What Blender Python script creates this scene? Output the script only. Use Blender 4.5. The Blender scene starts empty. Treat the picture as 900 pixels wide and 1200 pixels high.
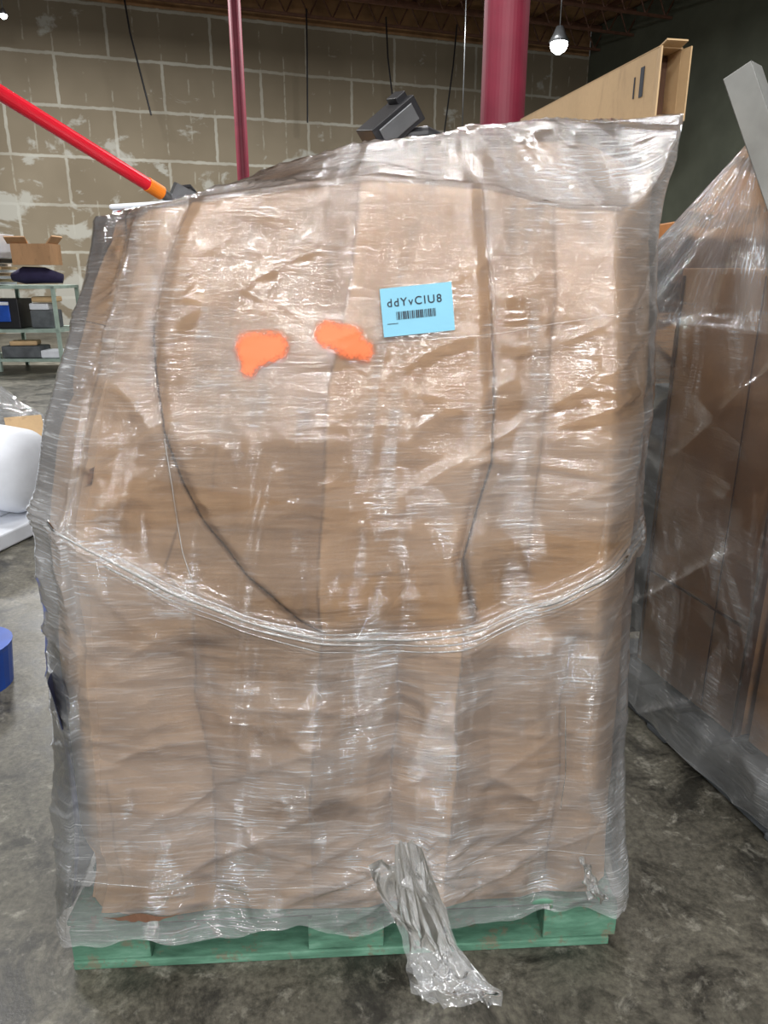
import bpy, math, random
import numpy as np
from mathutils import Vector, Matrix
from mathutils.bvhtree import BVHTree
random.seed(4); RNG=np.random.RandomState(7)
sc=bpy.context.scene
try:
    sc.view_settings.view_transform='Standard'; sc.view_settings.look='None'
except Exception as e: print(e)
COL=sc.collection
# ---------------------------------------------------------------- helpers
GR=RNG.rand(256,256)
def vn(x,y,s=0):
    x=np.asarray(x,float)+s*17.31; y=np.asarray(y,float)+s*9.77
    xi=np.floor(x).astype(int); yi=np.floor(y).astype(int); fx=x-xi; fy=y-yi
    fx=fx*fx*(3-2*fx); fy=fy*fy*(3-2*fy)
    g=lambda a,b:GR[a%256,b%256]
    return (g(xi,yi)*(1-fx)+g(xi+1,yi)*fx)*(1-fy)+(g(xi,yi+1)*(1-fx)+g(xi+1,yi+1)*fx)*fy-.5
def ridge(x,y,s=0,p=3):
    return np.clip(1-np.abs(vn(x,y,s))*4,0,1)**p
def sstep(a,b,x):
    t=np.clip((np.asarray(x,float)-a)/(b-a),0,1); return t*t*(3-2*t)
class MB:
    def __init__(s): s.v=[];s.f=[];s.m=[];s.M=Matrix.Identity(4)
    def add(s,vs,fs,m=0):
        o=len(s.v); s.v+=[tuple(s.M@Vector(v)) for v in vs]
        s.f+=[tuple(i+o for i in f) for f in fs]; s.m+=[m]*len(fs)
    def box(s,c,d,m=0,rot=None,taper=0):
        hx,hy,hz=d[0]/2,d[1]/2,d[2]/2
        R=rot if rot is not None else Matrix.Identity(3)
        vs=[]
        for z in(-1,1):
            k=1-taper*(z>0)
            for x,y in((-1,-1),(1,-1),(1,1),(-1,1)):
                vs.append(Vector(c)+R@Vector((x*hx*k,y*hy*k,z*hz)))
        s.add(vs,[(3,2,1,0),(4,5,6,7),(0,1,5,4),(1,2,6,5),(2,3,7,6),(3,0,4,7)],m)
    def tube(s,pts,rs,n=12,m=0,cap=True,flat=1.0):
        pts=[Vector(p) for p in pts]
        if not hasattr(rs,'__len__'): rs=[rs]*len(pts)
        vs=[];fs=[]
        up=None
        for i,p in enumerate(pts):
            d=(pts[min(i+1,len(pts)-1)]-pts[max(i-1,0)]).normalized()
            if up is None:
                up=Vector((0,0,1)) if abs(d.z)<.9 else Vector((1,0,0))
            a=d.cross(up).normalized(); b=a.cross(d).normalized(); up=b
            for k in range(n):
                t=2*math.pi*k/n
                vs.append(p+a*math.cos(t)*rs[i]*flat+b*math.sin(t)*rs[i])
        for i in range(len(pts)-1):
            for k in range(n):
                k2=(k+1)%n; fs.append((i*n+k,i*n+k2,(i+1)*n+k2,(i+1)*n+k))
        if cap:
            fs.append(tuple(range(n))[::-1]); o=(len(pts)-1)*n; fs.append(tuple(range(o,o+n)))
        s.add(vs,fs,m)
    def obj(s,name,mats,bevel=0,smooth=False,parent=None,matrix=None):
        me=bpy.data.meshes.new(name); me.from_pydata(s.v,[],s.f); me.update()
        for m in mats: me.materials.append(m)
        me.polygons.foreach_set('material_index',s.m)
        if smooth: me.polygons.foreach_set('use_smooth',[True]*len(me.polygons))
        o=bpy.data.objects.new(name,me); COL.objects.link(o)
        if matrix is not None: o.matrix_world=matrix
        if bevel:
            b=o.modifiers.new('bevel','BEVEL'); b.width=bevel; b.segments=2; b.limit_method='ANGLE'
        if parent: o.parent=parent
        return o
def empty(name):
    e=bpy.data.objects.new(name,None); COL.objects.link(e); return e
def R3(x=0,y=0,z=0):
    return (Matrix.Rotation(math.radians(z),3,'Z')@Matrix.Rotation(math.radians(y),3,'Y')@Matrix.Rotation(math.radians(x),3,'X'))
def lin(r,g,b):
    f=lambda c:(c/255/12.92 if c/255<=.04045 else ((c/255+.055)/1.055)**2.4)
    return (f(r),f(g),f(b),1)
class NT:
    def __init__(s,name):
        s.mat=bpy.data.materials.new(name); s.mat.use_nodes=True; s.t=s.mat.node_tree; s.t.nodes.clear()
        s.out=s.n('ShaderNodeOutputMaterial')
    def n(s,t,**k):
        x=s.t.nodes.new(t)
        for a,b in k.items():
            if a.startswith('i_'):
                x.inputs[a[2:].replace('_',' ')].default_value=b
            else: setattr(x,a,b)
        return x
    def l(s,a,b): s.t.links.new(a,b)
    def ramp(s,src,stops):
        r=s.n('ShaderNodeValToRGB'); e=r.color_ramp.elements
        while len(e)<len(stops): e.new(.5)
        for x,(p,c) in zip(e,stops):
            x.position=p; x.color=c if hasattr(c,'__len__') else (c,c,c,1)
        s.l(src,r.inputs[0]); return r.outputs[0]
    def noise(s,vec,scale,detail=3,rough=.5,dist=0):
        x=s.n('ShaderNodeTexNoise',i_Scale=scale,i_Detail=detail,i_Roughness=rough,i_Distortion=dist)
        if vec is not None: s.l(vec,x.inputs['Vector'])
        return x.outputs['Fac']
    def mapping(s,vec,scale=(1,1,1),rot=(0,0,0),loc=(0,0,0)):
        x=s.n('ShaderNodeMapping'); x.inputs['Scale'].default_value=scale; x.inputs['Rotation'].default_value=rot; x.inputs['Location'].default_value=loc
        s.l(vec,x.inputs['Vector']); return x.outputs[0]
    def mix(s,f,a,b,bt='MIX'):
        x=s.n('ShaderNodeMix',data_type='RGBA',blend_type=bt)
        for i,v in((0,f),(6,a),(7,b)):
            if hasattr(v,'is_output'): s.l(v,x.inputs[i])
            else: x.inputs[i].default_value=v
        return x.outputs[2]
    def math(s,op,a,b=None,clamp=False):
        x=s.n('ShaderNodeMath',operation=op,use_clamp=clamp)
        for i,v in((0,a),(1,b)):
            if v is None: continue
            if hasattr(v,'is_output'): s.l(v,x.inputs[i])
            else: x.inputs[i].default_value=v
        return x.outputs[0]
    def bump(s,h,strength,dist):
        x=s.n('ShaderNodeBump',i_Distance=dist); s.l(h,x.inputs['Height'])
        if hasattr(strength,'is_output'): s.l(strength,x.inputs['Strength'])
        else: x.inputs['Strength'].default_value=strength
        return x.outputs[0]
    def prin(s,col,rough=.6,metal=0,normal=None,**k):
        x=s.n('ShaderNodeBsdfPrincipled')
        for nm,v in(('Base Color',col),('Roughness',rough),('Metallic',metal)):
            if hasattr(v,'is_output'): s.l(v,x.inputs[nm])
            else: x.inputs[nm].default_value=v
        if normal is not None: s.l(normal,x.inputs['Normal'])
        return x.outputs[0]
    def done(s,sh): s.l(sh,s.out.inputs[0]); return s.mat
def simple(name,rgb,rough=.6,metal=0,var=.15,scale=8,bump=.1):
    t=NT(name); tc=t.n('ShaderNodeTexCoord').outputs['Object']
    n=t.noise(tc,scale,4)
    c=lin(*rgb); d=tuple(v*(1-var) for v in c[:3])+(1,); e=tuple(min(1,v*(1+var)) for v in c[:3])+(1,)
    col=t.ramp(n,[(.35,d),(.65,e)])
    return t.done(t.prin(col,rough,metal,t.bump(n,bump,.005)))
# ---------------------------------------------------------------- materials
def m_card(name,rgb,attr=False):
    t=NT(name); tc=t.n('ShaderNodeTexCoord').outputs['Object']
    n=t.noise(t.mapping(tc,(3,3,1.2)),1.6,4); fine=t.noise(tc,90,4,.6)
    c=lin(*rgb)
    col=t.ramp(n,[(.3,tuple(v*.86 for v in c[:3])+(1,)),(.7,tuple(v*1.08 for v in c[:3])+(1,))])
    col=t.mix(.05,col,t.ramp(fine,[(.3,(.25,.25,.25,1)),(.7,(.9,.9,.9,1))]),'OVERLAY')
    sc1=t.noise(t.mapping(tc,(7,7,2.2),(0,math.radians(18),0)),1.7,6,.68,.5)
    col=t.mix(t.ramp(sc1,[(.57,0.),(.72,.38)]),col,lin(104,78,58))
    if attr:
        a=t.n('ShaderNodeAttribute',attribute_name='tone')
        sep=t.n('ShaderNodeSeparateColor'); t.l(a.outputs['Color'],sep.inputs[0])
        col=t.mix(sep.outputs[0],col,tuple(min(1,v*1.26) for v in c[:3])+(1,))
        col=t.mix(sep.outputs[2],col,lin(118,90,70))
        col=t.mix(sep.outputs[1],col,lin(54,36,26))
    return t.done(t.prin(col,.7,0,t.bump(fine,.1,.002)))
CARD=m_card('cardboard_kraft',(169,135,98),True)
CARD2=m_card('cardboard_plain',(176,136,98))
CARDL=m_card('cardboard_light',(192,162,122))
CARDD=simple('cardboard_edge_dark',(90,62,44),.8)
def m_film(name,base=.02,glossk=.30,attr=True,tint=(.86,.88,.90,1),uv=True,fixed=.4,flat=.26,bscale=1.0,sk=1.0,fk=1.5):
    t=NT(name); tcn=t.n('ShaderNodeTexCoord'); tc=tcn.outputs['UV'] if uv else tcn.outputs['Object']
    f1=t.noise(t.mapping(tc,(6,120,1),(0,0,math.radians(2))),2.0,4,.6,.4)
    f2=t.noise(t.mapping(tc,(6,55,1),(0,0,math.radians(-11))),1.6,4,.55,.8)
    f3=t.noise(t.mapping(tc,(2.2,18,1),(0,0,math.radians(66))),1.3,4,.5,.8)
    f4=t.noise(t.mapping(tc,(2.0,14,1),(0,0,math.radians(-62))),1.5,3,.5,.8)
    clus=t.noise(t.mapping(tc,(9,2.4,1),(0,0,math.radians(-18))),1.0,4,.62,1.0)
    mask=t.ramp(clus,[(.52,0.),(.64,1.)]); core=t.ramp(clus,[(.58,0.),(.68,1.)])  # noise clusters: glare patches put in as white streaks and extra gloss
    s1=t.ramp(f1,[(.55,0.),(.67,1.)]); s2=t.ramp(f2,[(.58,0.),(.71,.8)])
    streak=t.math('MAXIMUM',s1,s2)
    if attr: a=t.n('ShaderNodeAttribute',attribute_name='haze').outputs['Fac']
    else:
        v=t.n('ShaderNodeValue'); v.outputs[0].default_value=fixed; a=v.outputs[0]
    loose=t.math('ADD',t.math('MULTIPLY',mask,.8),t.math('MULTIPLY',a,.35),True)
    haze=t.math('ADD',t.math('MULTIPLY',a,flat),base)
    haze=t.math('ADD',haze,t.math('MULTIPLY',streak,t.math('ADD',t.math('MULTIPLY',mask,.34*sk),t.math('MULTIPLY',a,.30*sk))),True)
    haze=t.math('ADD',haze,t.math('MULTIPLY',mask,.07),True)
    h=t.math('ADD',t.math('ADD',f1,t.math('MULTIPLY',f2,1.3)),t.math('ADD',t.math('MULTIPLY',f3,2.2),t.math('MULTIPLY',f4,1.8)))
    nb=t.bump(h,t.math('ADD',t.math('MULTIPLY',loose,.62*bscale),.12*bscale),.009)
    tr=t.n('ShaderNodeBsdfTransparent')
    df=t.n('ShaderNodeBsdfDiffuse'); df.inputs['Color'].default_value=tint
    m1=t.n('ShaderNodeMixShader'); t.l(haze,m1.inputs[0]); t.l(tr.outputs[0],m1.inputs[1]); t.l(df.outputs[0],m1.inputs[2])
    gl=t.n('ShaderNodeBsdfGlossy'); gl.inputs['Roughness'].default_value=.08; gl.inputs['Color'].default_value=(1,1,1,1); t.l(nb,gl.inputs['Normal'])
    lw=t.n('ShaderNodeFresnel'); lw.inputs['IOR'].default_value=1.6; t.l(nb,lw.inputs['Normal'])
    g=t.math('ADD',t.math('MULTIPLY',lw.outputs[0],fk),t.math('MULTIPLY',t.math('ADD',t.math('MULTIPLY',streak,.7),.3),t.math('MULTIPLY',core,glossk)),True)
    m2=t.n('ShaderNodeMixShader'); t.l(g,m2.inputs[0]); t.l(m1.outputs[0],m2.inputs[1]); t.l(gl.outputs[0],m2.inputs[2])
    return t.done(m2.outputs[0])
FILM=m_film('stretch_film')
FILMD=m_film('stretch_film_bunched',.05,.02,False,uv=False,fixed=.35,flat=.25,bscale=.25,sk=.2,fk=.9)
FILMR=m_film('stretch_film_rope',.10,.10,False,uv=False,fixed=.6,bscale=.5)
def m_green():
    t=NT('worn_green_paint'); tc=t.n('ShaderNodeTexCoord').outputs['Object']
    n=t.noise(t.mapping(tc,(2,8,8)),4,5,.65); m=t.noise(tc,22,5,.7)
    col=t.ramp(n,[(.3,lin(58,94,76)),(.55,lin(84,128,106)),(.75,lin(114,154,134))])
    col=t.mix(t.ramp(m,[(.55,0.),(.63,.8)]),col,lin(108,104,86))
    return t.done(t.prin(col,.7,0,t.bump(m,.3,.004)))
GREEN=m_green()
RED=simple('red_column_paint',(122,30,52),.55,0,.12,4)
REDP=simple('red_glossy_pole',(222,26,48),.3,0,.06)
ORG=simple('orange_tape',(240,130,30),.5)
ORB=simple('orange_brown_carton',(186,122,62),.6)
GREY=simple('grey_metal',(120,122,125),.35,.7)
ALU=simple('aluminium_post',(160,161,158),.4,.3)
BLACK=simple('black_plastic',(30,30,34),.4)
WHITE=simple('white_foam',(216,220,228),.55,0,.05)
DBLUE=simple('dark_blue_sheet',(44,52,84),.5)
BLUE=simple('blue_plastic',(28,76,170),.4)
PGREEN=simple('pale_green_steel',(150,168,158),.5)
PURPLE=simple('purple_fabric',(40,34,66),.9)
STEEL=simple('joist_steel',(108,76,60),.6,.2)
DPAL=simple('dark_grey_pallet',(84,88,92),.7,0,.25)
LBLUE=simple('blue_label_paper',(130,194,220),.6,0,.03)
INK=simple('black_ink',(20,30,45),.6)
def m_emit(name,rgb,s):
    t=NT(name); e=t.n('ShaderNodeEmission'); e.inputs[0].default_value=rgb; e.inputs[1].default_value=s; return t.done(e.outputs[0])
LAMP=m_emit('lamp_glow',(.95,.97,1,1),14)
def m_wall():
    t=NT('unfinished_drywall'); tc=t.n('ShaderNodeTexCoord').outputs['Object']
    sep=t.n('ShaderNodeSeparateXYZ'); t.l(tc,sep.inputs[0])
    cmb=t.n('ShaderNodeCombineXYZ'); t.l(sep.outputs[0],cmb.inputs[0]); t.l(t.math('ADD',sep.outputs[2],.22),cmb.inputs[1])
    wn=t.n('ShaderNodeTexNoise',i_Scale=5.0,i_Detail=3.0); t.l(cmb.outputs[0],wn.inputs['Vector'])
    va=t.n('ShaderNodeVectorMath',operation='MULTIPLY_ADD'); t.l(wn.outputs['Color'],va.inputs[0]); va.inputs[1].default_value=(.06,.06,0); t.l(cmb.outputs[0],va.inputs[2])
    P=va.outputs[0]
    br=t.n('ShaderNodeTexBrick',offset=.5,offset_frequency=2)
    t.l(P,br.inputs['Vector'])
    for k,v in(('Scale',1.0),('Mortar Size',.042),('Mortar Smooth',.4),('Brick Width',2.44),('Row Height',1.1),('Bias',0)): br.inputs[k].default_value=v
    br.inputs['Color1'].default_value=lin(138,127,108); br.inputs['Color2'].default_value=lin(128,117,98); br.inputs['Mortar'].default_value=lin(180,177,165)
    n=t.noise(cmb.outputs[0],.5,3)
    base=t.mix(t.ramp(n,[(.4,0.),(.6,.5)]),br.outputs['Color'],lin(114,103,85))
    scr=t.n('ShaderNodeTexBrick',offset=0.,offset_frequency=1); t.l(P,scr.inputs['Vector'])
    for k,v in(('Scale',1.0),('Mortar Size',.024),('Mortar Smooth',.5),('Brick Width',.61),('Row Height',500.),('Bias',0)): scr.inputs[k].default_value=v
    dots=t.noise(t.mapping(cmb.outputs[0],(1,1.6,1)),1.8,4,.6)
    f=t.math('MULTIPLY',scr.outputs['Fac'],t.ramp(dots,[(.48,0.),(.58,.6)]))
    base=t.mix(f,base,lin(170,166,152))
    pz=t.noise(t.mapping(cmb.outputs[0],(.9,1.3,1)),1.1,5,.6,.4)
    low=t.n('ShaderNodeMapRange'); t.l(sep.outputs[2],low.inputs[0])
    low.inputs[1].default_value=2.0; low.inputs[2].default_value=6.0; low.inputs[3].default_value=.11; low.inputs[4].default_value=-.03
    p=t.ramp(t.math('ADD',pz,low.outputs[0]),[(.60,0.),(.66,.7)])
    base=t.mix(p,base,lin(184,184,176))
    return t.done(t.prin(base,.85))
WALL=m_wall()
WALLD=simple('dark_green_wall',(82,86,74),.8,0,.2,.8)
def m_floor():
    t=NT('stained_concrete'); tc=t.n('ShaderNodeTexCoord').outputs['Object']
    a=t.noise(tc,1.0,6,.65,.4); b=t.noise(tc,4.5,8,.75,.6); c=t.noise(tc,60,4,.7); d=t.noise(tc,14,6,.7,.5)
    col=t.ramp(a,[(.3,lin(62,59,51)),(.5,lin(88,85,75)),(.7,lin(116,112,101))])
    col=t.mix(t.ramp(b,[(.39,.88),(.53,0.)]),col,lin(30,29,25))
    col=t.mix(t.ramp(d,[(.56,0.),(.68,.45)]),col,lin(150,147,136))
    col=t.mix(t.ramp(d,[(.32,.6),(.44,0.)]),col,lin(40,38,33))
    col=t.mix(.35,col,t.ramp(c,[(.35,0.),(.65,1.)]),'OVERLAY')
    return t.done(t.prin(col,t.ramp(b,[(.3,.30),(.7,.55)]),0,t.bump(c,.15,.004)))
FLOOR=m_floor()
CEIL=simple('brown_ceiling_deck',(146,112,78),.8,0,.3,2)
# ---------------------------------------------------------------- camera
cam=bpy.data.cameras.new('camera'); co=bpy.data.objects.new('camera',cam); COL.objects.link(co)
cam.sensor_fit='VERTICAL'; cam.sensor_height=24; cam.sensor_width=18; cam.lens=17.32; cam.clip_start=.05
co.location=(0,0,1.48); co.rotation_euler=(math.radians(72),0,0); sc.camera=co
# ---------------------------------------------------------------- room
mb=MB(); mb.box((0,8,-.1),(60,60,.2)); mb.obj('floor',[FLOOR])
RM=Matrix.Translation((6.04,24.8,0))@Matrix.Rotation(math.radians(20),4,'Z')
mb=MB(); mb.box((-15,.15,3.75),(30.0,.3,7.5)); mb.obj('wall_back',[WALL],matrix=RM)
mb=MB(); mb.box((.15,-13,4.1),(.3,26,8.2)); mb.obj('wall_right',[WALLD],matrix=RM)
mb=MB(); mb.box((-13,-13,8.35),(27,26.6,.2)); mb.obj('ceiling',[CEIL],matrix=RM)
mb=MB(); mb.box((-15,.15,7.85),(30,.28,.7)); mb.obj('trim_1',[CEIL],matrix=RM)
mb=MB()
for k in range(9):
    y=-.5-k*1.5
    mb.box((-13,y,8.1),(26,.07,.09),0); mb.box((-13,y,7.55),(26,.06,.06),0)
    if k<5:
        for i in range(44):
            x=-26+i*.6
            mb.tube([(x,y,7.55),(x+.3,y,8.1)],.022,5); mb.tube([(x+.3,y,8.1),(x+.6,y,7.55)],.022,5)
for i in range(20):
    mb.box((-.7-i*1.25,-7,8.19),(.09,13.5,.12),0)
mb.obj('ceiling_joists',[STEEL],matrix=RM)
mb=MB(); mb.tube([(-2.37,13.6,0),(-2.37,13.6,7.9)],.1,24); mb.box((-2.37,13.6,.01),(.35,.35,.02)); mb.obj('steel_column',[RED])
mb=MB(); mb.tube([(.815,5.69,0),(.815,5.69,7.8)],.150,40); mb.box((.815,5.69,.01),(.5,.5,.02)); mb.obj('steel_column',[RED])
def lamp(x,y,z,r,top=7.5):
    b=MB(); b.tube([(x,y,z+r*1.6),(x,y,top)],.012,6,0)
    b.tube([(x,y,z+r*.3),(x,y,z+r*.9),(x,y,z+r*1.7)],[r*1.05,r*.7,r*.35],20,0)
    b.tube([(x,y,z-r*.75),(x,y,z-r*.45),(x,y,z),(x,y,z+r*.28)],[r*.25,r*.7,r*.9,r*.85],20,1)
    b.obj('pendant_lamp',[GREY,LAMP],smooth=True)
lamp(3.55,17.2,5.85,.20); lamp(1.62,17,4.2,.055); lamp(-8.0,18,6.6,.08)
mb=MB()
for (x0,x1,y,z1) in((-5.9,-5.5,19.5,5.0),(-1.9,-1.95,21.0,5.1),(1.9,1.55,22.2,4.4),(.05,.3,21.6,5.2),(3.9,3.3,23.2,5.6)):
    mb.tube([(x0,y,7.6),((x0*.8+x1*.2),y,6.7),(x1,y,z1)],.022,6)
mb.obj('hanging_cables',[BLACK])
# ---------------------------------------------------------------- wrapped box surface
NS=[300,34,56,34,70,34,56,34]
def loop_pts(xl,xr,yf,yb,c):
    P=[(xl+c,yf),(xr-c,yf),(xr,yf+c),(xr,yb-c),(xr-c,yb),(xl+c,yb),(xl,yb-c),(xl,yf+c)]
    X=[];Y=[]
    for i in range(8):
        a=P[i];b=P[(i+1)%8]; t=np.linspace(0,1,NS[i],endpoint=False)[None,:]
        X.append(a[0]*(1-t)+b[0]*t); Y.append(a[1]*(1-t)+b[1]*t)
    return np.concatenate(X,1),np.concatenate(Y,1)
def smooth_s(A,w):
    out=A.copy()
    for _ in range(w): out=(np.roll(out,1,1)+np.roll(out,-1,1)+out)/3
    return out
def grid_mesh(name,X,Y,Z,mat,attrs={},closed=True,uvs=None,parent=None):
    nr,nc=X.shape
    V=np.stack([X,Y,Z],-1).reshape(-1,3)
    i=np.arange(nr-1)[:,None]; j=np.arange(nc if closed else nc-1)[None,:]; j2=(j+1)%nc
    F=np.stack([i*nc+j,i*nc+j2,(i+1)*nc+j2,(i+1)*nc+j],-1).reshape(-1,4)
    me=bpy.data.meshes.new(name)
    me.vertices.add(len(V)); me.vertices.foreach_set('co',V.ravel())
    me.loops.add(F.size); me.loops.foreach_set('vertex_index',F.ravel())
    me.polygons.add(len(F)); me.polygons.foreach_set('loop_start',np.arange(0,F.size,4)); 
    me.polygons.foreach_set('use_smooth',np.ones(len(F),bool))
    me.update(calc_edges=True); me.validate()
    me.materials.append(mat)
    for k,a in attrs.items():
        if a.ndim==3:
            at=me.color_attributes.new(k,'FLOAT_COLOR','POINT'); c=np.ones((len(V),4)); c[:,:3]=a.reshape(-1,3); at.data.foreach_set('color',c.ravel())
        else:
            at=me.attributes.new(k,'FLOAT','POINT'); at.data.foreach_set('value',a.ravel().astype(np.float32))
    if uvs is not None:
        uv=me.uv_layers.new(name='UVMap'); U=np.stack(uvs,-1).reshape(nr,nc,2)
        UU=U.reshape(-1,2)[F.ravel()]
        if closed:
            UU=UU.reshape(-1,4,2); L=U[:,:,0].max()
            wrap=(UU[:,0,0]-UU[:,1,0])>.5
            UU[wrap,1,0]+=L; UU[wrap,2,0]+=L; UU=UU.reshape(-1,2)
        uv.data.foreach_set('uv',UU.ravel())
    o=bpy.data.objects.new(name,me); COL.objects.link(o)
    if parent: o.parent=parent
    return o,V,F
def polydist(px,pz,line):
    d=np.full(px.shape,9.)
    for (x0,z0),(x1,z1) in zip(line[:-1],line[1:]):
        dx,dz=x1-x0,z1-z0; t=np.clip(((px-x0)*dx+(pz-z0)*dz)/(dx*dx+dz*dz),0,1)
        d=np.minimum(d,np.hypot(px-x0-t*dx,pz-z0-t*dz))
    return d
def lx(Z,L): return np.interp(Z,[p[1] for p in L][::-1],[p[0] for p in L][::-1])
YF=([.05,.14,.5,.9,1.2,1.37,1.6,1.8],[1.296,1.296,1.275,1.258,1.275,1.30,1.345,1.37])
UL=[(-.315,1.60),(-.36,1.505),(-.388,1.395),(-.389,1.32),(-.382,1.22),(-.357,1.13),(-.324,1.055),(-.252,.95),(-.16,.865),(-.113,.835)]
UR=[(.168,1.615),(.186,1.436),(.193,1.29),(.194,1.16),(.169,1.07),(.146,.975),(.159,.90),(.176,.87)]
CF=[(-.04,1.62),(-.057,1.45),(-.096,1.29),(-.106,1.12),(-.12,.95),(-.116,.825),(-.137,.60),(-.156,.41)]
RS=[(.292,1.60),(.30,1.45),(.285,1.2),(.27,.95)]
LS=[(-.44,1.56),(-.47,1.42),(-.56,1.10),(-.60,1.0)]
L1=[(.022,.82),(.030,.66),(.014,.5),(.018,.3)]; L2=[(.152,.83),(.140,.66),(.148,.5),(.132,.2)]; L3=[(.37,.80),(.355,.66),(.368,.5),(.36,.2)]; L4=[(-.35,.93),(-.372,.7),(-.352,.5),(-.365,.2)]
ROPE=[(-.60,1.06),(-.50,1.0),(-.395,.935),(-.256,.875),(-.113,.838),(.032,.823),(.178,.84),(.318,.893),(.461,.975),(.51,1.0)]
HX=[-.6,-.45,-.31,-.16,0,.17,.5]; HZ=[1.58,1.60,1.63,1.67,1.70,1.73,1.765]
def wrap(kind):
    zk=[.05,.14,.5,.8,1.06,1.29,1.5,1.58,1.8]
    F=kind=='film'
    if F:
        XL=[-.728,-.720,-.692,-.672,-.658,-.604,-.531,-.505,-.48]; XR=[.552,.546,.528,.516,.516,.516,.508,.506,.545]; off=-.012;z0=.094
        C0=[.03,.03,.08,.10,.10,.10,.10,.10,.08]
    else:
        XL=[-.675,-.675,-.660,-.645,-.635,-.576,-.506,-.478,-.46]; XR=[.520,.520,.508,.498,.500,.500,.492,.488,.49]; off=0;z0=.142
        C0=[.05,.05,.08,.09,.09,.09,.09,.09,.09]
    nr=390
    bx,by=loop_pts(*(np.array([[v]]) for v in(XL[6],XR[6],1.33,2.36,.1)))
    zr=np.interp(bx,[-.5,-.3,-.04,.17,.3,.5],[1.572,1.60,1.632,1.617,1.59,1.58])
    zr=zr+.175*sstep(-.01,.13,by-1.33)*sstep(.38,.5,bx)*(1 if F else .5)
    if not F: zr=zr-.006
    r=np.linspace(0,1,nr)[:,None]
    hem=z0+(vn(bx*9,by*9,3)*.06+vn(bx*30,by*30,4)*.02 if F else 0)
    Z=hem+(zr-hem)*r
    f=lambda arr:np.interp(Z,zk,arr)
    X=np.zeros_like(Z);Y=np.zeros_like(Z)
    xl,xr=f(XL),f(XR); yf=np.interp(Z,*YF)+off; yb=np.full_like(yf,2.33)+(.01 if F else 0); c=f(C0)
    P=[(xl+c,yf),(xr-c,yf),(xr,yf+c),(xr,yb-c),(xr-c,yb),(xl+c,yb),(xl,yb-c),(xl,yf+c)]
    o=0
    for i in range(8):
        s=slice(o,o+NS[i]); tt=np.linspace(0,1,NS[i],endpoint=False)[None,:]
        a=P[i];b=P[(i+1)%8]
        X[:,s]=a[0][:,s]*(1-tt)+b[0][:,s]*tt; Y[:,s]=a[1][:,s]*(1-tt)+b[1][:,s]*tt; o+=NS[i]
    X=smooth_s(X,30 if F else 6); Y=smooth_s(Y,30 if F else 6)
    tx=np.roll(X,-2,1)-np.roll(X,2,1); ty=np.roll(Y,-2,1)-np.roll(Y,2,1); L=np.hypot(tx,ty)+1e-9
    nx,ny=ty/L,-tx/L
    arc=np.cumsum(np.hypot(np.diff(X,axis=1,prepend=X[:,:1]),np.diff(Y,axis=1,prepend=Y[:,:1])),1)
    fr=sstep(.15,.02,Y-yf)*1.0
    rope=np.interp(X,[p[0] for p in ROPE],[p[1] for p in ROPE])
    ulx,urx,cfx=lx(Z,UL),lx(Z,UR),lx(Z,CF)
    sh=.004 if not F else .03
    inU=sstep(0,sh,X-ulx)*sstep(0,sh,urx-X)*sstep(.83,.86,Z)
    up=sstep(.80,.84,Z); lo=1-up
    d=fr*inU*.009
    d=d+fr*.014*(1-np.clip(np.abs(X-cfx)/.16,0,1))*sstep(.3,.5,Z)
    d=d-fr*.012*(1-np.clip(np.abs(X-lx(Z,RS))/.09,0,1))*up
    d=d+fr*.018*(1-np.clip(np.abs(X-lx(Z,L2))/.07,0,1))*lo
    d=d-fr*.016*(1-np.clip(np.abs(X-lx(Z,L1))/.05,0,1))*lo
    d=d-fr*.014*(1-np.clip(np.abs(X-lx(Z,L4))/.09,0,1))*lo
    d=d-fr*.010*(1-np.clip(np.abs(X-lx(Z,L3))/.05,0,1))*lo
    d=d-fr*.012*(1-np.clip(np.abs(X-lx(Z,LS))/.07,0,1))*up
    d=d+.018*vn(arc*2.6,Z*1.5,5)+.011*vn(arc*9,Z*2.2,6)+.007*vn(arc*5+Z*7,Z*9-arc*3,8)
    if F:
        d=d+.004*sstep(.008,-.008,Z-rope)*fr+.004
        d=d+.0015*vn(arc*4,Z*60+arc*3,11)+.004*vn(arc*14+Z*14,Z*10-arc*5,12)
        am=.35+.65*sstep(-.1,.25,vn(arc*3,Z*3,77))
        d=d+am*(.0050*ridge(arc*5+Z*5,Z*5-arc*3,70)+.0045*ridge(arc*6-Z*9,Z*4+arc*2,71)+.003*ridge(arc*3,Z*13+arc*2.5,72)+.0022*ridge(arc*14+Z*8,Z*16-arc*6,73,2))
        dz=Z-rope+.008*vn(arc*6,Z*0,19)
        g=np.exp(-(dz/.030)**2)
        d=d+g*(.008+.0035*np.sin(dz*480+3*vn(arc*7,Z*20,17)))
        d=d+.012*vn(arc*16,Z*3,15)*sstep(.35,.12,Z)
        ax,az=.07,.27; rr=np.hypot(X-ax,Z-az); th=np.arctan2(Z-az,X-ax)
        kn=np.exp(-(rr/.13)**2)*fr
        d=d+kn*(.006+.018*vn(th*7+40,rr*5,27))
        haze=.04+.20*sstep(.02,-.05,Z-rope)+.30*sstep(.42,.16,Z)*(.6+vn(arc*4,Z*12,22))+.12*sstep(.22,.15,Z)+.25*sstep(1.42,1.6,Z)*sstep(-.1,.3,X)+.22*sstep(1.5,1.62,Z)
        haze=haze+.32*vn(arc*5,Z*9,21)+.60*sstep(-.44,-.62,X)*sstep(.72,.95,Z)+.35*g+.4*kn+.25*sstep(.46,.52,X)
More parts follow.
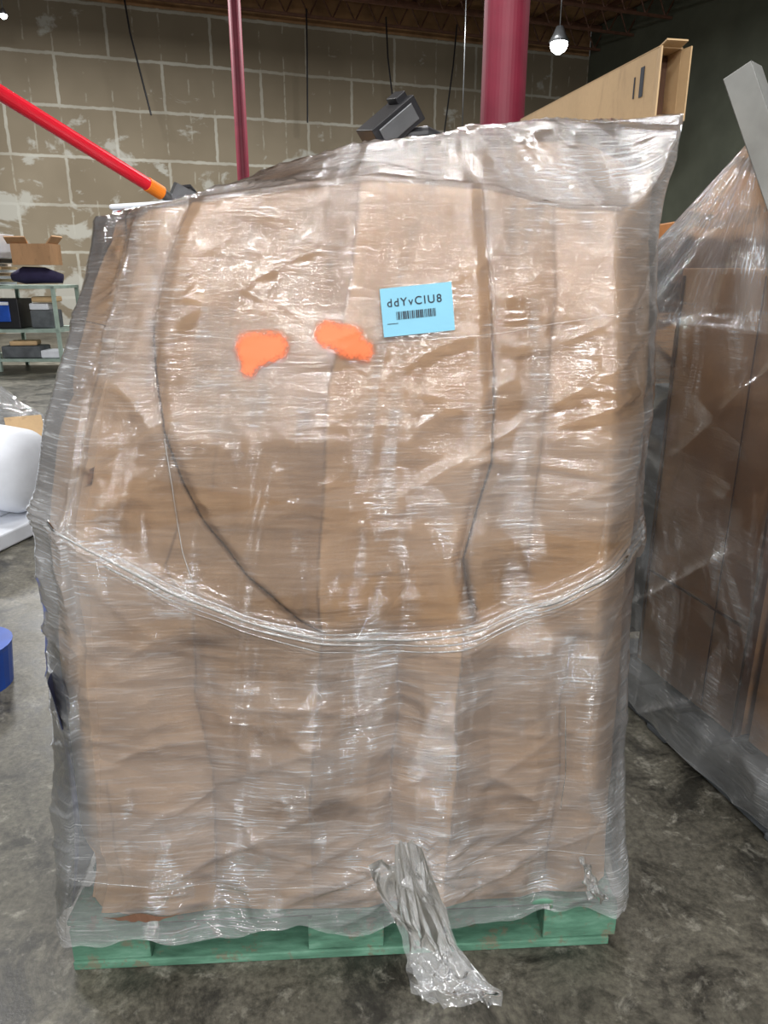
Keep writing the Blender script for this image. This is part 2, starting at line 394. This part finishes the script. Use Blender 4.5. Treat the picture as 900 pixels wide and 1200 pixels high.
        for (k,o_,wd,am) in((.10,1.40,.16,.12),(-.16,1.17,.10,.14),(.22,1.05,.09,.12),(.03,.55,.2,.14),(-.08,.30,.10,.22),(.5,.62,.05,.12),(-.4,.6,.04,.10)):
            bb=Z-(o_+k*X); haze=haze+am*sstep(wd,wd-.006,np.abs(bb))
        haze=np.clip(haze,0,1)
    else:
        d=d-.03*np.exp(-((X+.62)**2+(Z-.22)**2)/.006)-.012*np.exp(-((X-.45)**2+(Z-.25)**2)/.004)
        d=d-.006*ridge(arc*3+Z*2.5,Z*2.2-arc*1.5,81,4)*sstep(-.1,.2,vn(arc*2,Z*2,82))-.004*ridge(arc*4-Z*3,Z*3+arc,83,5)
        for ln,dep,wd in((UL,.003,.004),(UR,.003,.004)): d=d-fr*dep*np.exp(-(polydist(X,Z,ln)/wd)**2)
    X=X+nx*d; Y=Y+ny*d
    nq=70; q=(np.linspace(0,1,nq+1)[1:])[:,None]
    rx,ry,rz=X[-1:],Y[-1:],Z[-1:]
    cx,cy=.02,1.85
    CX=rx*(1-q)+cx*q; CY=ry*(1-q)+cy*q
    H=np.interp(CX,HX,HZ)+( -.03 if not F else 0)
    w=sstep(0,1,q*3.2)
    CZ=rz*(1-w)+H*w
    if F:
        e_=sstep(0,.08,q)*(1-sstep(.8,1,q))
        CZ=CZ+(.012*vn(CX*8+CY*9,CY*6,31)+.005*vn(CX*20,CY*34,32)+.009*ridge(CX*3+CY*8,CY*12-CX*4,33)+.005*ridge(CX*7,CY*14+CX*3,34))*e_
        ch=np.clip(.50+.9*vn(CX*7,CY*26,33)+.2*sstep(-.2,.4,CX),0,1)
        haze=np.concatenate([haze,ch],0)
    else: CZ=CZ+.012*vn(CX*5,CY*5,35)*sstep(0,.2,q)
    if not F:
        tone=np.zeros(Z.shape+(3,))
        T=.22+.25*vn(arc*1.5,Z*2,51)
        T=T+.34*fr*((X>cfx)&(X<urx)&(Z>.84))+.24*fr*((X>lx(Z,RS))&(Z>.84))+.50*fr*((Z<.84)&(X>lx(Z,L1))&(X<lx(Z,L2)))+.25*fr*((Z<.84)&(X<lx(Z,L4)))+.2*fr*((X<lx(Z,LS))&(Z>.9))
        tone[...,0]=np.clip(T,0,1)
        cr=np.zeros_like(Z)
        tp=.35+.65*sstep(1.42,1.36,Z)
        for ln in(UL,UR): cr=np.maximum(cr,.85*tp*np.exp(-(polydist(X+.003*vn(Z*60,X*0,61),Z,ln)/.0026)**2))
        cr=np.maximum(cr,.75*np.exp(-(polydist(X,Z,[(.148,.97),(.156,.92),(.172,.85)])/.010)**2)*sstep(.83,.86,Z))  # shade of a gap between boards, painted into the crease tint
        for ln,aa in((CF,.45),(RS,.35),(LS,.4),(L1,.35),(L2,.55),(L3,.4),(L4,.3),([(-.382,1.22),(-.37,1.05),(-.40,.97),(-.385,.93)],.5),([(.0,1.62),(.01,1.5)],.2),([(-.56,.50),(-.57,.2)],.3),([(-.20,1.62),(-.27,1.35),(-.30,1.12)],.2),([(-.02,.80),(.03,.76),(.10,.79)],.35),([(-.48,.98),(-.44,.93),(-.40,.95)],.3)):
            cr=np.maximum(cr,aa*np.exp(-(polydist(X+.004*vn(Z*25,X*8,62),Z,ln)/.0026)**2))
        tone[...,1]=cr*fr  # dark brown torn edges, plus crease shadow tinted into the colour
        fold_shade=.50*np.exp(-np.clip(cfx-X,0,1)/.08)*(X<cfx)*up+.2*np.exp(-np.clip(X-urx,0,1)/.02)*(X>urx)*up+.2*np.exp(-np.clip(ulx-X,0,1)/.02)*(X<ulx)*up  # shading beside the folds, painted into the cardboard colour
        fold_shade=fold_shade+.5*np.exp(-np.clip(X-lx(Z,L2),0,1)/.06)*(X>lx(Z,L2))*lo+.45*np.exp(-np.clip(X-cfx,0,1)/.06)*(X>cfx)*lo+.3*np.exp(-np.clip(X-lx(Z,L4),0,1)/.06)*(X>lx(Z,L4))*lo
        tone[...,2]=np.clip(fold_shade,0,1)*fr
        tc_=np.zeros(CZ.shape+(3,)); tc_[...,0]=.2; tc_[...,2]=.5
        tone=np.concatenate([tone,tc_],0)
    V0=np.cumsum(np.hypot(np.hypot(np.diff(CX,axis=0,prepend=rx),np.diff(CY,axis=0,prepend=ry)),np.diff(CZ,axis=0,prepend=rz)),0)+rz
    X=np.concatenate([X,CX],0);Y=np.concatenate([Y,CY],0);Zf=np.concatenate([Z,CZ],0)
    Y=Y+.056*X
    U=np.repeat(arc[150:151],Zf.shape[0],0); VV=np.concatenate([Z,V0],0)
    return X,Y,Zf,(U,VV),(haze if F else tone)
root=empty('wrapped_cardboard_box')
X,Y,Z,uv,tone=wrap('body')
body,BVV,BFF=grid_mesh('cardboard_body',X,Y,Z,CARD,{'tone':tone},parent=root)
X,Y,Z,uv,hz=wrap('film')
film,FV,FF=grid_mesh('stretch_wrap_film',X,Y,Z,FILM,{'haze':hz},uvs=uv,parent=root)
bvh=BVHTree.FromPolygons([tuple(v) for v in FV],[tuple(f) for f in FF])
BODYB=BVHTree.FromPolygons([tuple(v) for v in BVV],[tuple(f) for f in BFF])
def fy(x,z,off=.003):
    h=bvh.ray_cast(Vector((x,.3,z)),Vector((0,1,0)))
    return (h[0].y if h[0] else 1.3)-off
def interp_line(L,n):
    L=np.array(L,float); s=np.r_[0,np.cumsum(np.hypot(*np.diff(L,axis=0).T[:2]))]; t=np.linspace(0,s[-1],n)
    out=[np.interp(t,s,L[:,k]) for k in range(L.shape[1])]
    for _ in range(8):
        for o in out: o[1:-1]=(o[:-2]+2*o[1:-1]+o[2:])/4
    return np.stack(out,-1)
def film_rope(name,L,r0,r1,n=160,seed=1,flat=.6,mat=None):
    P=interp_line(L,n); b=MB()
    ys=np.array([fy(x,z,0) for x,z in P]); 
    for _ in range(10): ys[1:-1]=(ys[:-2]+ys[1:-1]*2+ys[2:])/4
    rs=r0+(r1-r0)*np.clip(vn(np.arange(n)*.12,np.zeros(n),seed)+.5,0,1)
    rs[0]=rs[-1]=.0003
    pts=[(x,y-rr*.3,z) for i,((x,z),y,rr) in enumerate(zip(P,ys,rs))]
    b.tube(pts,list(rs),8,0,True,flat); b.obj(name,[mat or FILMR],smooth=True,parent=root)
def shift(L,k,s): return [(x,z+k+.004*math.sin(x*11+s)) for x,z in L]
film_rope('film_fold_1',ROPE[:-1],.002,.0075,200,2)
film_rope('film_fold_2',shift(ROPE[1:-1],.010,1),.0006,.0035,160,5)
film_rope('film_fold_3',shift(ROPE[1:-1],-.013,3),.0006,.0035,160,6)
film_rope('film_fold_4',shift(ROPE[2:-2],-.028,5),.0004,.0025,160,9)
film_rope('film_edge_upper',[(-.53,1.40),(-.38,1.385),(-.2,1.37),(-.03,1.365),(.2,1.38),(.46,1.42)],.0003,.0010,160,3)
film_rope('film_edge_mid',[(-.375,1.21),(-.368,1.10),(-.36,1.0),(-.345,.94)],.0003,.0014,80,4)
film_rope('film_edge_low',[(-.66,.27),(-.3,.22),(0,.24),(.3,.30),(.5,.27)],.0003,.0012,160,6)
film_rope('film_edge_side',[(.36,.66),(.375,.5),(.372,.40)],.0004,.0015,60,7)
def ribbon(name,L,r=.0014):
    P=interp_line(L,200); bb=MB(); pts=[]
    for i,(x,z) in enumerate(P):
        h=BODYB.ray_cast(Vector((x,.3,z)),Vector((0,1,0))); y=h[0].y if h[0] else 1.3
        pts.append((x+.0012*math.sin(i*1.7),y-.0015,z+.001*math.sin(i*2.3)))
    bb.tube(pts,[r*(.3+1.0*random.random()) for _ in pts],6); bb.obj(name,[CARDD],parent=root)
ribbon('torn_edge_left',UL[2:]); ribbon('torn_edge_right',UR[3:])
def paint(name,cx,cz,sdf):
    n=90; w=.066
    gx,gz=np.meshgrid(np.linspace(cx-w,cx+w,n),np.linspace(cz-w,cz+w,n))
    gy=np.zeros_like(gx)
    for i in range(0,n):
        for j in range(0,n): gy[i,j]=fy(gx[i,j],gz[i,j],.0015)
    dd=sdf(gx-cx,gz-cz)+.004*vn(gx*55,gz*55,4)+.007*vn(gx*350,gz*350,5)
    a=.96*sstep(.007,-.012,dd)
    return grid_mesh(name,gx,gy,gz,PAINT,{'alpha':a},closed=False,parent=root)
t=NT('orange_spray_paint'); a=t.n('ShaderNodeAttribute',attribute_name='alpha').outputs['Fac']
tr=t.n('ShaderNodeBsdfTransparent'); p=t.prin(lin(255,130,80),.6)
mx=t.n('ShaderNodeMixShader'); t.l(a,mx.inputs[0]); t.l(tr.outputs[0],mx.inputs[1]); t.l(p,mx.inputs[2]); PAINT=t.done(mx.outputs[0])
def cap(ax,az,bx,bz,r0,r1):
    def f(x,z):
        dx,dz=bx-ax,bz-az; tt=np.clip(((x-ax)*dx+(z-az)*dz)/(dx*dx+dz*dz),0,1)
        return np.hypot(x-ax-tt*dx,z-az-tt*dz)-(r0+(r1-r0)*tt)
    return f
f1=cap(-.014,.006,.020,.012,.031,.023); f2=cap(-.02,.0,-.024,-.024,.025,.014)
paint('paint_mark_1',-.203,1.350,lambda x,z:np.minimum(f1(x,z),f2(x,z)))
g1=cap(-.026,.014,.010,.006,.022,.026); g2=cap(.012,.0,.034,-.012,.024,.018)
paint('paint_mark_2',-.069,1.366,lambda x,z:np.minimum(g1(x,z),g2(x,z)))
# label
lab=empty('shipping_label')
cx,cz=.056,1.42; ang=math.radians(5.5); lean=.14
base_y=min(fy(cx+dx,cz+dz,.0)-.056*(dx)-lean*dz for dx in np.linspace(-.062,.062,9) for dz in np.linspace(-.04,.04,7))-.002
def lp(u,v,o=0):
    x=u*math.cos(ang)-v*math.sin(ang); z=u*math.sin(ang)+v*math.cos(ang)
    return (cx+x, base_y+.056*x+lean*z-o, cz+z)
gu,gv=np.meshgrid(np.linspace(-.060,.060,16),np.linspace(-.039,.039,8))
pp=np.array([[lp(u,v) for u,v in zip(ru,rv)] for ru,rv in zip(gu,gv)])
grid_mesh('label_paper',pp[...,0],pp[...,1],pp[...,2],LBLUE,closed=False,parent=lab)
b=MB(); x=-.036
random.seed(3)
while x<.030:
    w=random.choice([.0008,.0012,.002]); 
    b.add([lp(x,-.013,.0008),lp(x+w,-.013,.0008),lp(x+w,.000,.0008),lp(x,.000,.0008)],[(0,1,2,3)]); x+=w+random.choice([.0007,.001,.0016])
b.add([lp(-.052,-.019,.0008),lp(-.034,-.019,.0008),lp(-.034,-.018,.0008),lp(-.052,-.018,.0008)],[(0,1,2,3)])
b.obj('barcode',[INK],parent=lab)
cu=bpy.data.curves.new('label_text','FONT'); cu.body='ddYvCIU8'; cu.size=.0185; cu.space_character=1.22; cu.align_x='CENTER'; cu.offset=.0001
cu.materials.append(INK); to=bpy.data.objects.new('label_text',cu); COL.objects.link(to); to.parent=lab
ex=(Vector(lp(.01,0))-Vector(lp(0,0))).normalized(); ez=(Vector(lp(0,.01))-Vector(lp(0,0))).normalized(); nn=ex.cross(ez).normalized(); ez=nn.cross(ex)
Mx=Matrix((ex,ez,nn)).transposed().to_4x4(); Mx.translation=Vector(lp(-.004,.009,.0012)); to.matrix_world=Mx
# film tail
def tail(name,path,widths,seed,fold=5,amp=.012):
    N=90; P=interp_line(path,N); W=np.interp(np.linspace(0,1,N),np.linspace(0,1,len(widths)),widths)[:,None]
    s=np.linspace(-1,1,60)[None,:]; ii=np.arange(N)[:,None]*.05
    Xx=P[:,0:1]+s*W/2+.010*vn(ii*2+s*0,s*2,seed)
    Yy=P[:,1:2]-np.abs(amp*np.sin(s*fold+2*vn(ii,s*1.0,seed+1)*2))-.012*ridge(ii*.8+s,s*1.6-ii*.4,seed+7,2)
    Zz=P[:,2:3]+.02*vn(ii,s*2,seed+3)*sstep(.03,.1,P[:,2:3])+.016*(vn(ii*1.5,s*2,seed+5)+.5)
    grid_mesh(name,Xx,Yy,Zz,FILMD,closed=False,parent=root)
tail('film_tail',[(.05,1.256,.34),(.065,1.252,.25),(.09,1.246,.15),(.12,1.225,.07),(.15,1.20,.020),(.175,1.165,.006)],[.06,.10,.10,.15,.19,.14],1,5,.008)
tail('film_tail_inner',[(.02,1.256,.29),(.055,1.252,.20),(.085,1.245,.12),(.12,1.215,.05),(.145,1.19,.012)],[.10,.12,.10,.14,.18],9,4,.006)
tail('film_tail_side',[(.43,1.285,.27),(.45,1.285,.20),(.475,1.29,.155)],[.02,.03,.045],14,3,.004)
b=MB(); n=20; vs=[]
for i in range(n):
    x=-.60+i*.0085; y=fy(x,.17,.003); k=math.sin(i/(n-1)*math.pi)
    vs+=[(x,y,.172-.004*math.sin(i*.5)),(x,y-.006*k,.172-.012*k-.003*math.sin(i*1.9)*k)]
b.add(vs,[(2*i,2*i+1,2*i+3,2*i+2) for i in range(n-1)]); b.obj('torn_cardboard_flap',[CARDD],parent=root)
# dark blue sheet tucked between box and wrap at left edge
zz=np.linspace(.17,.74,60)[:,None]; ss=np.linspace(0,1,30)[None,:]
xo=np.interp(zz,[.14,.5,.8,1.0],[-.694,-.676,-.654,-.64])
PX=xo+.055*(1-ss)**2*np.sin(np.clip((zz-.12)/.70,.1,.9)*math.pi)+.004; PY=np.interp(zz,*YF)-.003+.06*ss+.19*ss**2+.056*PX
grid_mesh('dark_blue_sheet',PX,PY,zz+0*ss,DBLUE,closed=False,parent=root)
# ---------------------------------------------------------------- green pallet
b=MB(); SH=Matrix.Identity(4); SH[1][0]=.056; b.M=SH
x0,x1=-.69,.519; xc=(x0+x1)/2; W=x1-x0; yF=1.288; D=1.02
for i in range(7):
    y=yF+.05+i*(D-.1)/6; b.box((xc,y,.132),(W,.098,.014),0)
for x in(x0+.085,xc,x1-.07):
    b.box((x,yF+D/2,.117),(.15,D,.014),0)
    for y in(yF+.07,yF+D/2,yF+D-.07): b.box((x,y,.066),(.17,.13,.088),0)
for x in(x0+.25,xc+.28): 
    for y in(yF+.3,yF+D-.2): b.box((x,y,.066),(.05,.10,.088),0)
for y in(yF+.05,yF+D/2,yF+D-.05): b.box((xc,y,.011),(W,.10,.022),0)
b.obj('green_wooden_pallet',[GREEN],bevel=.003)
# ---------------------------------------------------------------- things on top
e=Vector((.40,2.39))-Vector((.544,1.66)); ang=math.degrees(math.atan2(e.y,e.x))
b=MB(); L=e.length; b.M=Matrix.Translation((.540,1.66,0))@R3(0,0,ang).to_4x4()
T=.05; zc=1.832; hh=.136
b.box((L/2,-.0015,zc),(L,.003,hh),0); b.box((L/2,-T,zc),(L,.003,hh),0)
b.box((L/2,-T/2,zc+hh/2),(L,T,.003),0); b.box((L/2,-T/2,zc-hh/2),(L,T,.003),0); b.box((L,-T/2,zc),(.003,T,hh),0)
b.box((.05,-T/2,zc),(.003,T-.004,hh-.01),2)  # dark panel inside the open end, standing for its shaded interior
b.box((-.012,-T-.002,zc),(.03,.003,hh*.96),0,R3(0,0,8)); b.box((-.010,.003,zc+.003),(.026,.003,hh*.9),0,R3(0,0,-14)); b.box((-.008,-T/2,zc+hh/2+.004),(.03,T*.9,.003),0,R3(0,14,0))
b.box((.055,.0012,1.85),(.014,.001,.055),1); b.box((.085,.0012,1.845),(.004,.001,.04),1)
for k in range(6): b.box((.26+k*.030,.0012,1.80),(.018,.001,.006),1); b.box((.27+k*.028,.0012,1.815),(.014,.001,.004),1)
b.obj('slim_carton',[CARDL,INK,CARDD])
b=MB()
R=R3(10,-38,20); c=Vector((.015,1.95,1.812))
b.box(c,(.13,.09,.060),0,R); b.box(c+R@Vector((0,-.047,0)),(.10,.004,.04),1,R); b.box(c+R@Vector((.045,0,.034)),(.03,.05,.02),0,R)
b.tube([(.05,1.95,1.785),(.10,1.96,1.790),(.155,1.97,1.775)],[.018,.022,.014],16,0)
b.tube([(-.03,1.97,1.76),(.02,1.96,1.78)],.02,12,1)
b.obj('black_power_tool',[BLACK,GREY],bevel=.004)
b=MB(); b.box((-.05,2.0,1.726),(.22,.2,.03),0,R3(0,2,8)); b.obj('cardboard_box',[CARD2],bevel=.003)
b=MB(); A=Vector((-.545,1.85,1.672)); B=Vector((-.728,1.577,1.803)); d=(B-A)
b.tube([A,A+d*1.9],.0145,20,0); b.tube([A,A-d*.12],.016,20,1); b.tube([A-d*.12,A-d*.2],.012,14,2)
U3=Vector((.012,0,.014))
b.box(A-d*.26+U3,(.05,.035,.045),2,R3(10,25,30)); b.box(A-d*.36+U3+Vector((.0,0,.01)),(.03,.06,.03),3,R3(0,40,10)); b.tube([A-d*.2,A-d*.45+Vector((0,0,.0))],.008,10,2)
b.tube([A-d*.25+Vector((0,0,.03)),A-d*.35+Vector((.01,0,.05)),A-d*.5+Vector((0,0,.04))],.006,8,3)
b.box(A-d*.42+U3,(.07,.02,.02),2,R3(0,20,40))
b.obj('red_pole_clamp',[REDP,ORG,GREY,BLACK])
b=MB(); b.box((-.475,1.66,1.580),(.14,.20,.04),0,R3(0,-4,8)); b.box((-.475,1.66,1.605),(.15,.21,.010),0,R3(0,-4,8)); b.obj('white_storage_box',[WHITE],bevel=.006)
# ---------------------------------------------------------------- right wrapped pallet
def rightpallet():
    root=empty('wrapped_mixed_pallet')
    ML=Matrix.Translation((1.08,1.55,0))@Matrix.Rotation(math.radians(15.6),4,'Z')
    b=MB(); b.M=ML
    for i in range(7): b.box((.5,.05+i*.18,.128),(1.0,.1,.02),0)
    for x in(.045,.5,.955): b.box((x,.6,.062),(.09,1.2,.115),0)
    for i in(0,3,6): b.box((.5,.06+i*.18,.012),(1.02,.1,.02),0)
    b.obj('grey_pallet',[DPAL],bevel=.004,parent=root)
    b=MB(); b.M=ML
    b.box((.54,.60,.82),(.94,.50,1.34),0); b.box((.075,.352,.8),(.03,.012,1.3),1); b.box((.5,.20,.62),(.8,.25,.95),0)
    b.box((.067,.62,.50),(.004,.46,.010),1); b.box((.067,.84,.82),(.006,.012,1.3),1); b.box((.067,.50,.82),(.004,.004,1.3),1)
    b.box((.60,1.0,.62),(.80,.26,.95),2); b.box((.60,1.0,1.2),(.7,.2,.18),1)
    b.obj('brown_cartons',[CARD2,CARDD,DPAL],bevel=.006,parent=root)
    b=MB(); b.M=ML
    b.add([(.02,.86,.62)]+[(.022,.86+.05*math.cos(k*.5236),.62+.08*math.sin(k*.5236)) for k in range(12)],[(0,1+k,1+(k+1)%12) for k in range(12)],0)
    b.obj('round_cardboard_disc',[CARD2],parent=root)
    b=MB(); d=Vector((.09,-.09,-.26)).normalized(); P0=Vector((.85,1.99,1.93))
    q=d.to_track_quat('Z','Y').to_matrix(); c=P0+d*.55
    for s in((-1,0),(1,0),(0,-1),(0,1)):
        off=q@Vector((s[0]*.032,s[1]*.032,0)); b.box(c+off,(.004 if s[0] else .068,.004 if s[1] else .068,1.1),0,q)
    b.box(P0+d*.02,(.060,.060,.004),1,q)
    b.obj('square_aluminium_post',[ALU,BLACK],bevel=.002,parent=root)
    ns=[60,20,110,20,60,20,110,20]; nr=200
    z=np.linspace(.04,1.34,nr)[:,None]
    xl=np.interp(z,[.04,.4,.9,1.36],[-.02,-.03,-.06,-.10]); xr=np.full_like(z,1.03); yf=np.interp(z,[.04,1.4],[-.02,.05]); yb=np.full_like(z,1.22); c=np.full_like(z,.10)
    P=[(xl+c,yf),(xr-c,yf),(xr,yf+c),(xr,yb-c),(xr-c,yb),(xl+c,yb),(xl,yb-c),(xl,yf+c)]
    Xs=[];Ys=[]
    for i in range(8):
        t=np.linspace(0,1,ns[i],endpoint=False)[None,:]; a=P[i];bq=P[(i+1)%8]
        Xs.append(a[0]*(1-t)+bq[0]*t); Ys.append(a[1]*(1-t)+bq[1]*t)
    X=smooth_s(np.concatenate(Xs,1),25);Y=smooth_s(np.concatenate(Ys,1),25);Z=z+0*X
    tx=np.roll(X,-2,1)-np.roll(X,2,1); ty=np.roll(Y,-2,1)-np.roll(Y,2,1); L=np.hypot(tx,ty)+1e-9
    arc=np.cumsum(np.hypot(np.diff(X,axis=1,prepend=X[:,:1]),np.diff(Y,axis=1,prepend=Y[:,:1])),1)
    dd=.02*vn(arc*3,Z*2.5,41)+.012*vn(arc*8+Z*7,Z*8-arc*4,42)+.003*vn(arc*10,Z*50,43)+.014*vn(arc*6-Z*9,Z*2,44)+.014*ridge(arc*4-Z*5,Z*2+arc,47)
    X=X+ty/L*dd; Y=Y-tx/L*dd
    q=np.linspace(0,1,60)[1:][:,None]; ax,ay,az=-.03,.46,1.83
    CX=X[-1:]*(1-q)+ax*q; CY=Y[-1:]*(1-q)+ay*q; CZ=1.34+(az-1.34)*q**1.05
    A1=arc[-1:]
    CX=CX+.05*vn(A1*9,q*1.2,51)*(1-q)*sstep(0,.1,q); CZ=CZ+.05*vn(A1*7,q*1.2,52)*sstep(0,.2,q)*(1-q)
    hz=np.clip(.05+.45*vn(arc*4,Z*7,45)+.35*sstep(.45,.15,Z)+.8*sstep(.80,.90,Y)+.3*sstep(1.15,1.34,Z),0,1); hc=np.clip(.6+1.0*vn(A1*9,q*2,46),0,1)
    U=np.concatenate([np.repeat(arc[100:101],nr,0),1.34+q*.7+0*CX]); VV=np.concatenate([Z,arc[100:101]*.35+0*CX],0)
    X=np.concatenate([X,CX]);Y=np.concatenate([Y,CY]);Z=np.concatenate([Z,CZ])
    o,_,_=grid_mesh('stretch_wrap_film_side',X,Y,Z,FILM,{'haze':np.concatenate([hz,hc])},uvs=(U,VV),parent=root)
    o.matrix_world=ML
rightpallet()
b=MB(); b.box((1.62,3.9,.06),(.9,.8,.12),1); b.box((1.62,3.9,.8),(.8,.7,1.36),0); b.box((1.50,3.85,1.59),(.34,.4,.22),2); b.obj('stacked_cartons',[CARD2,DPAL,ORB],bevel=.006)
# ---------------------------------------------------------------- left background
b=MB()
for x in(-7.3,-5.95,-4.98):
    for y in(11.6,12.5): b.box((x,y,.64),(.05,.05,1.27),0)
for z in(.18,.62,1.26): b.box((-6.14,12.05,z),(2.38,.95,.045),0)
b.obj('steel_shelf_rack',[PGREEN])
b=MB(); b.box((-5.82,11.95,.87),(.46,.5,.44),0); b.box((-5.82,11.69,.9),(.20,.02,.3),1); b.box((-5.82,11.68,1.02),(.2,.03,.05),2); b.obj('desktop_printer',[BLACK,BLUE,WHITE],bevel=.02)
b=MB(); b.box((-6.5,11.95,.8),(.8,.6,.3),0); b.box((-6.45,11.9,.98),(.7,.5,.06),1); b.obj('electronics_stack',[GREY,WHITE],bevel=.02)
b=MB(); b.box((-5.3,12.0,.78),(.34,.4,.27),0); b.box((-5.32,11.95,.97),(.3,.3,.1),1); b.box((-5.22,11.9,1.08),(.36,.3,.08),2); b.obj('tool_case',[DPAL,WHITE,CARDL],bevel=.02)
b=MB(); b.box((-5.6,11.8,.3),(.6,.4,.18),0); b.box((-5.15,11.75,.27),(.3,.3,.12),1); b.box((-5.6,11.8,.43),(.4,.3,.07),2,R3(0,0,12)); b.obj('tool_case',[DPAL,WHITE,CARDL],bevel=.02)
b=MB()
for i in range(7): b.box((-6.3+.05*(i%3),11.95,1.31+i*.045),(.90-.05*(i%2),.7,.035),i%2,R3(0,0,i*3-8))
b.obj('foam_sheet_stack',[WHITE,CARDL])
b=MB(); b.tube([(-5.70,11.9,1.40),(-5.5,11.9,1.43),(-5.2,11.9,1.43),(-4.95,11.95,1.38)],[.06,.13,.12,.07],14,0); b.obj('purple_bag',[PURPLE],smooth=True)
b=MB(); b.box((-6.15,11.9,1.85),(.85,.6,.34),0,R3(0,0,3)); b.box((-6.15,11.585,1.90),(.75,.01,.12),1,R3(0,0,3)); b.box((-6.15,11.575,1.91),(.3,.01,.06),0,R3(0,0,3)); b.box((-6.15,11.9,1.64),(.8,.6,.06),1); b.obj('printed_carton',[WHITE,BLACK],bevel=.01)
b=MB(); b.box((-5.28,11.9,1.73),(.56,.5,.30),0,R3(0,0,4)); b.box((-5.45,11.64,1.93),(.3,.02,.14),0,R3(50,0,4)); b.box((-5.0,11.9,1.92),(.02,.45,.18),0,R3(0,40,4)); b.obj('open_cardboard_box',[CARD2])
b=MB()
for (x,z,w,h,m) in((-6.6,2.08,.5,.12,0),(-6.2,2.06,.3,.08,1),(-6.62,2.18,.4,.06,2)): b.box((x,11.95,z),(w,.4,h),m,R3(0,0,x*20))
b.obj('small_boxes',[CARDL,WHITE,DPAL])
b=MB(); b.tube([(-4.2,5.0,.40),(-2.30,4.28,.37),(-2.14,4.23,.36),(-2.08,4.205,.36),(-2.05,4.20,.36)],[.255,.255,.25,.22,.14],40,0); b.obj('white_foam_roll',[WHITE],smooth=True)
b=MB(); b.box((-3.15,4.05,.05),(2.1,1.1,.09),0,R3(0,0,-14)); b.box((-3.25,4.1,.11),(1.9,.9,.03),0,R3(0,0,-10)); b.obj('white_foam_slab',[WHITE],bevel=.01)
def heap(name,c,r,h,mat,seed):
    n=50; th=np.linspace(0,2*math.pi,n,endpoint=False)[None,:]; q=np.linspace(0,1,24)[:,None]
    rr=r*(1-q)*(1+.35*vn(np.cos(th)*3,np.sin(th)*3+q*4,seed)*2)
    X=c[0]+rr*np.cos(th)*1.3; Y=c[1]+rr*np.sin(th); Z=.005+h*(1-(1-q)**2)*(1+.6*vn(X*9,Y*9,seed+1))
    grid_mesh(name,X,Y,Z,mat)
heap('crumpled_plastic_film',(-4.5,7.6),.75,.45,FILMR,3); heap('crumpled_plastic_film',(-4.3,6.2),.45,.3,FILMR,8)
b=MB(); b.box((-3.15,6.4,.16),(.30,.02,.30),0,R3(-50,0,30)); b.box((-3.05,6.1,.08),(.25,.22,.12),1,R3(0,8,20)); b.obj('torn_cardboard_scrap',[CARDL,ORB])
b=MB(); b.tube([(-1.54,2.45,0),(-1.54,2.45,.15),(-1.54,2.45,.17)],[.13,.145,.15],28,0); b.obj('blue_bin',[BLUE])
heap('white_plastic_bag',(-1.47,2.10),.12,.10,WHITE,12)
# ---------------------------------------------------------------- lights
def area(name,loc,rot,sx,sy,e,col=(1,1,1)):
    l=bpy.data.lights.new(name,'AREA'); l.shape='RECTANGLE'; l.size=sx; l.size_y=sy; l.energy=e; l.color=col
    o=bpy.data.objects.new(name,l); COL.objects.link(o); o.location=loc; o.rotation_euler=rot; return o
def fixture(x,y,z,e,tilt=0,sx=1.5,sy=.5):
    area('ceiling_and_fill_light',(x,y,z),(math.radians(tilt),0,0),sx,sy,e,(1,.995,.98))
    b=MB(); b.box((x,y,z+.24),(1.7,.6,.08),0); b.tube([(x-.4,y,z+.26),(x-.4,y,8.2)],.008,6); b.tube([(x+.4,y,z+.26),(x+.4,y,8.2)],.008,6); b.obj('ceiling_and_fill_fixture',[GREY])
for a_ in [(-1.6,-2.2,5.6,105),(1.8,-1.0,5.6,105),(.3,3.4,6.4,150),(-4.5,5,6.6,250),(5,8,6.8,230),(-6,14,6.9,880),(1,15,6.9,780)]: fixture(*a_)
for a_ in [(-4.5,-6,5.4,235,45),(.3,-7,5.6,260,50),(4.8,-6,5.4,210,45),(-1.8,-10,5.0,235,60),(2.8,-10,5.0,200,60)]: fixture(*a_)  # unseen lamps added behind the camera, tilted to make highlights on the film
w=bpy.data.worlds.new('World'); sc.world=w; w.use_nodes=True
w.node_tree.nodes['Background'].inputs[0].default_value=(.94,.96,1,1); w.node_tree.nodes['Background'].inputs[1].default_value=.18
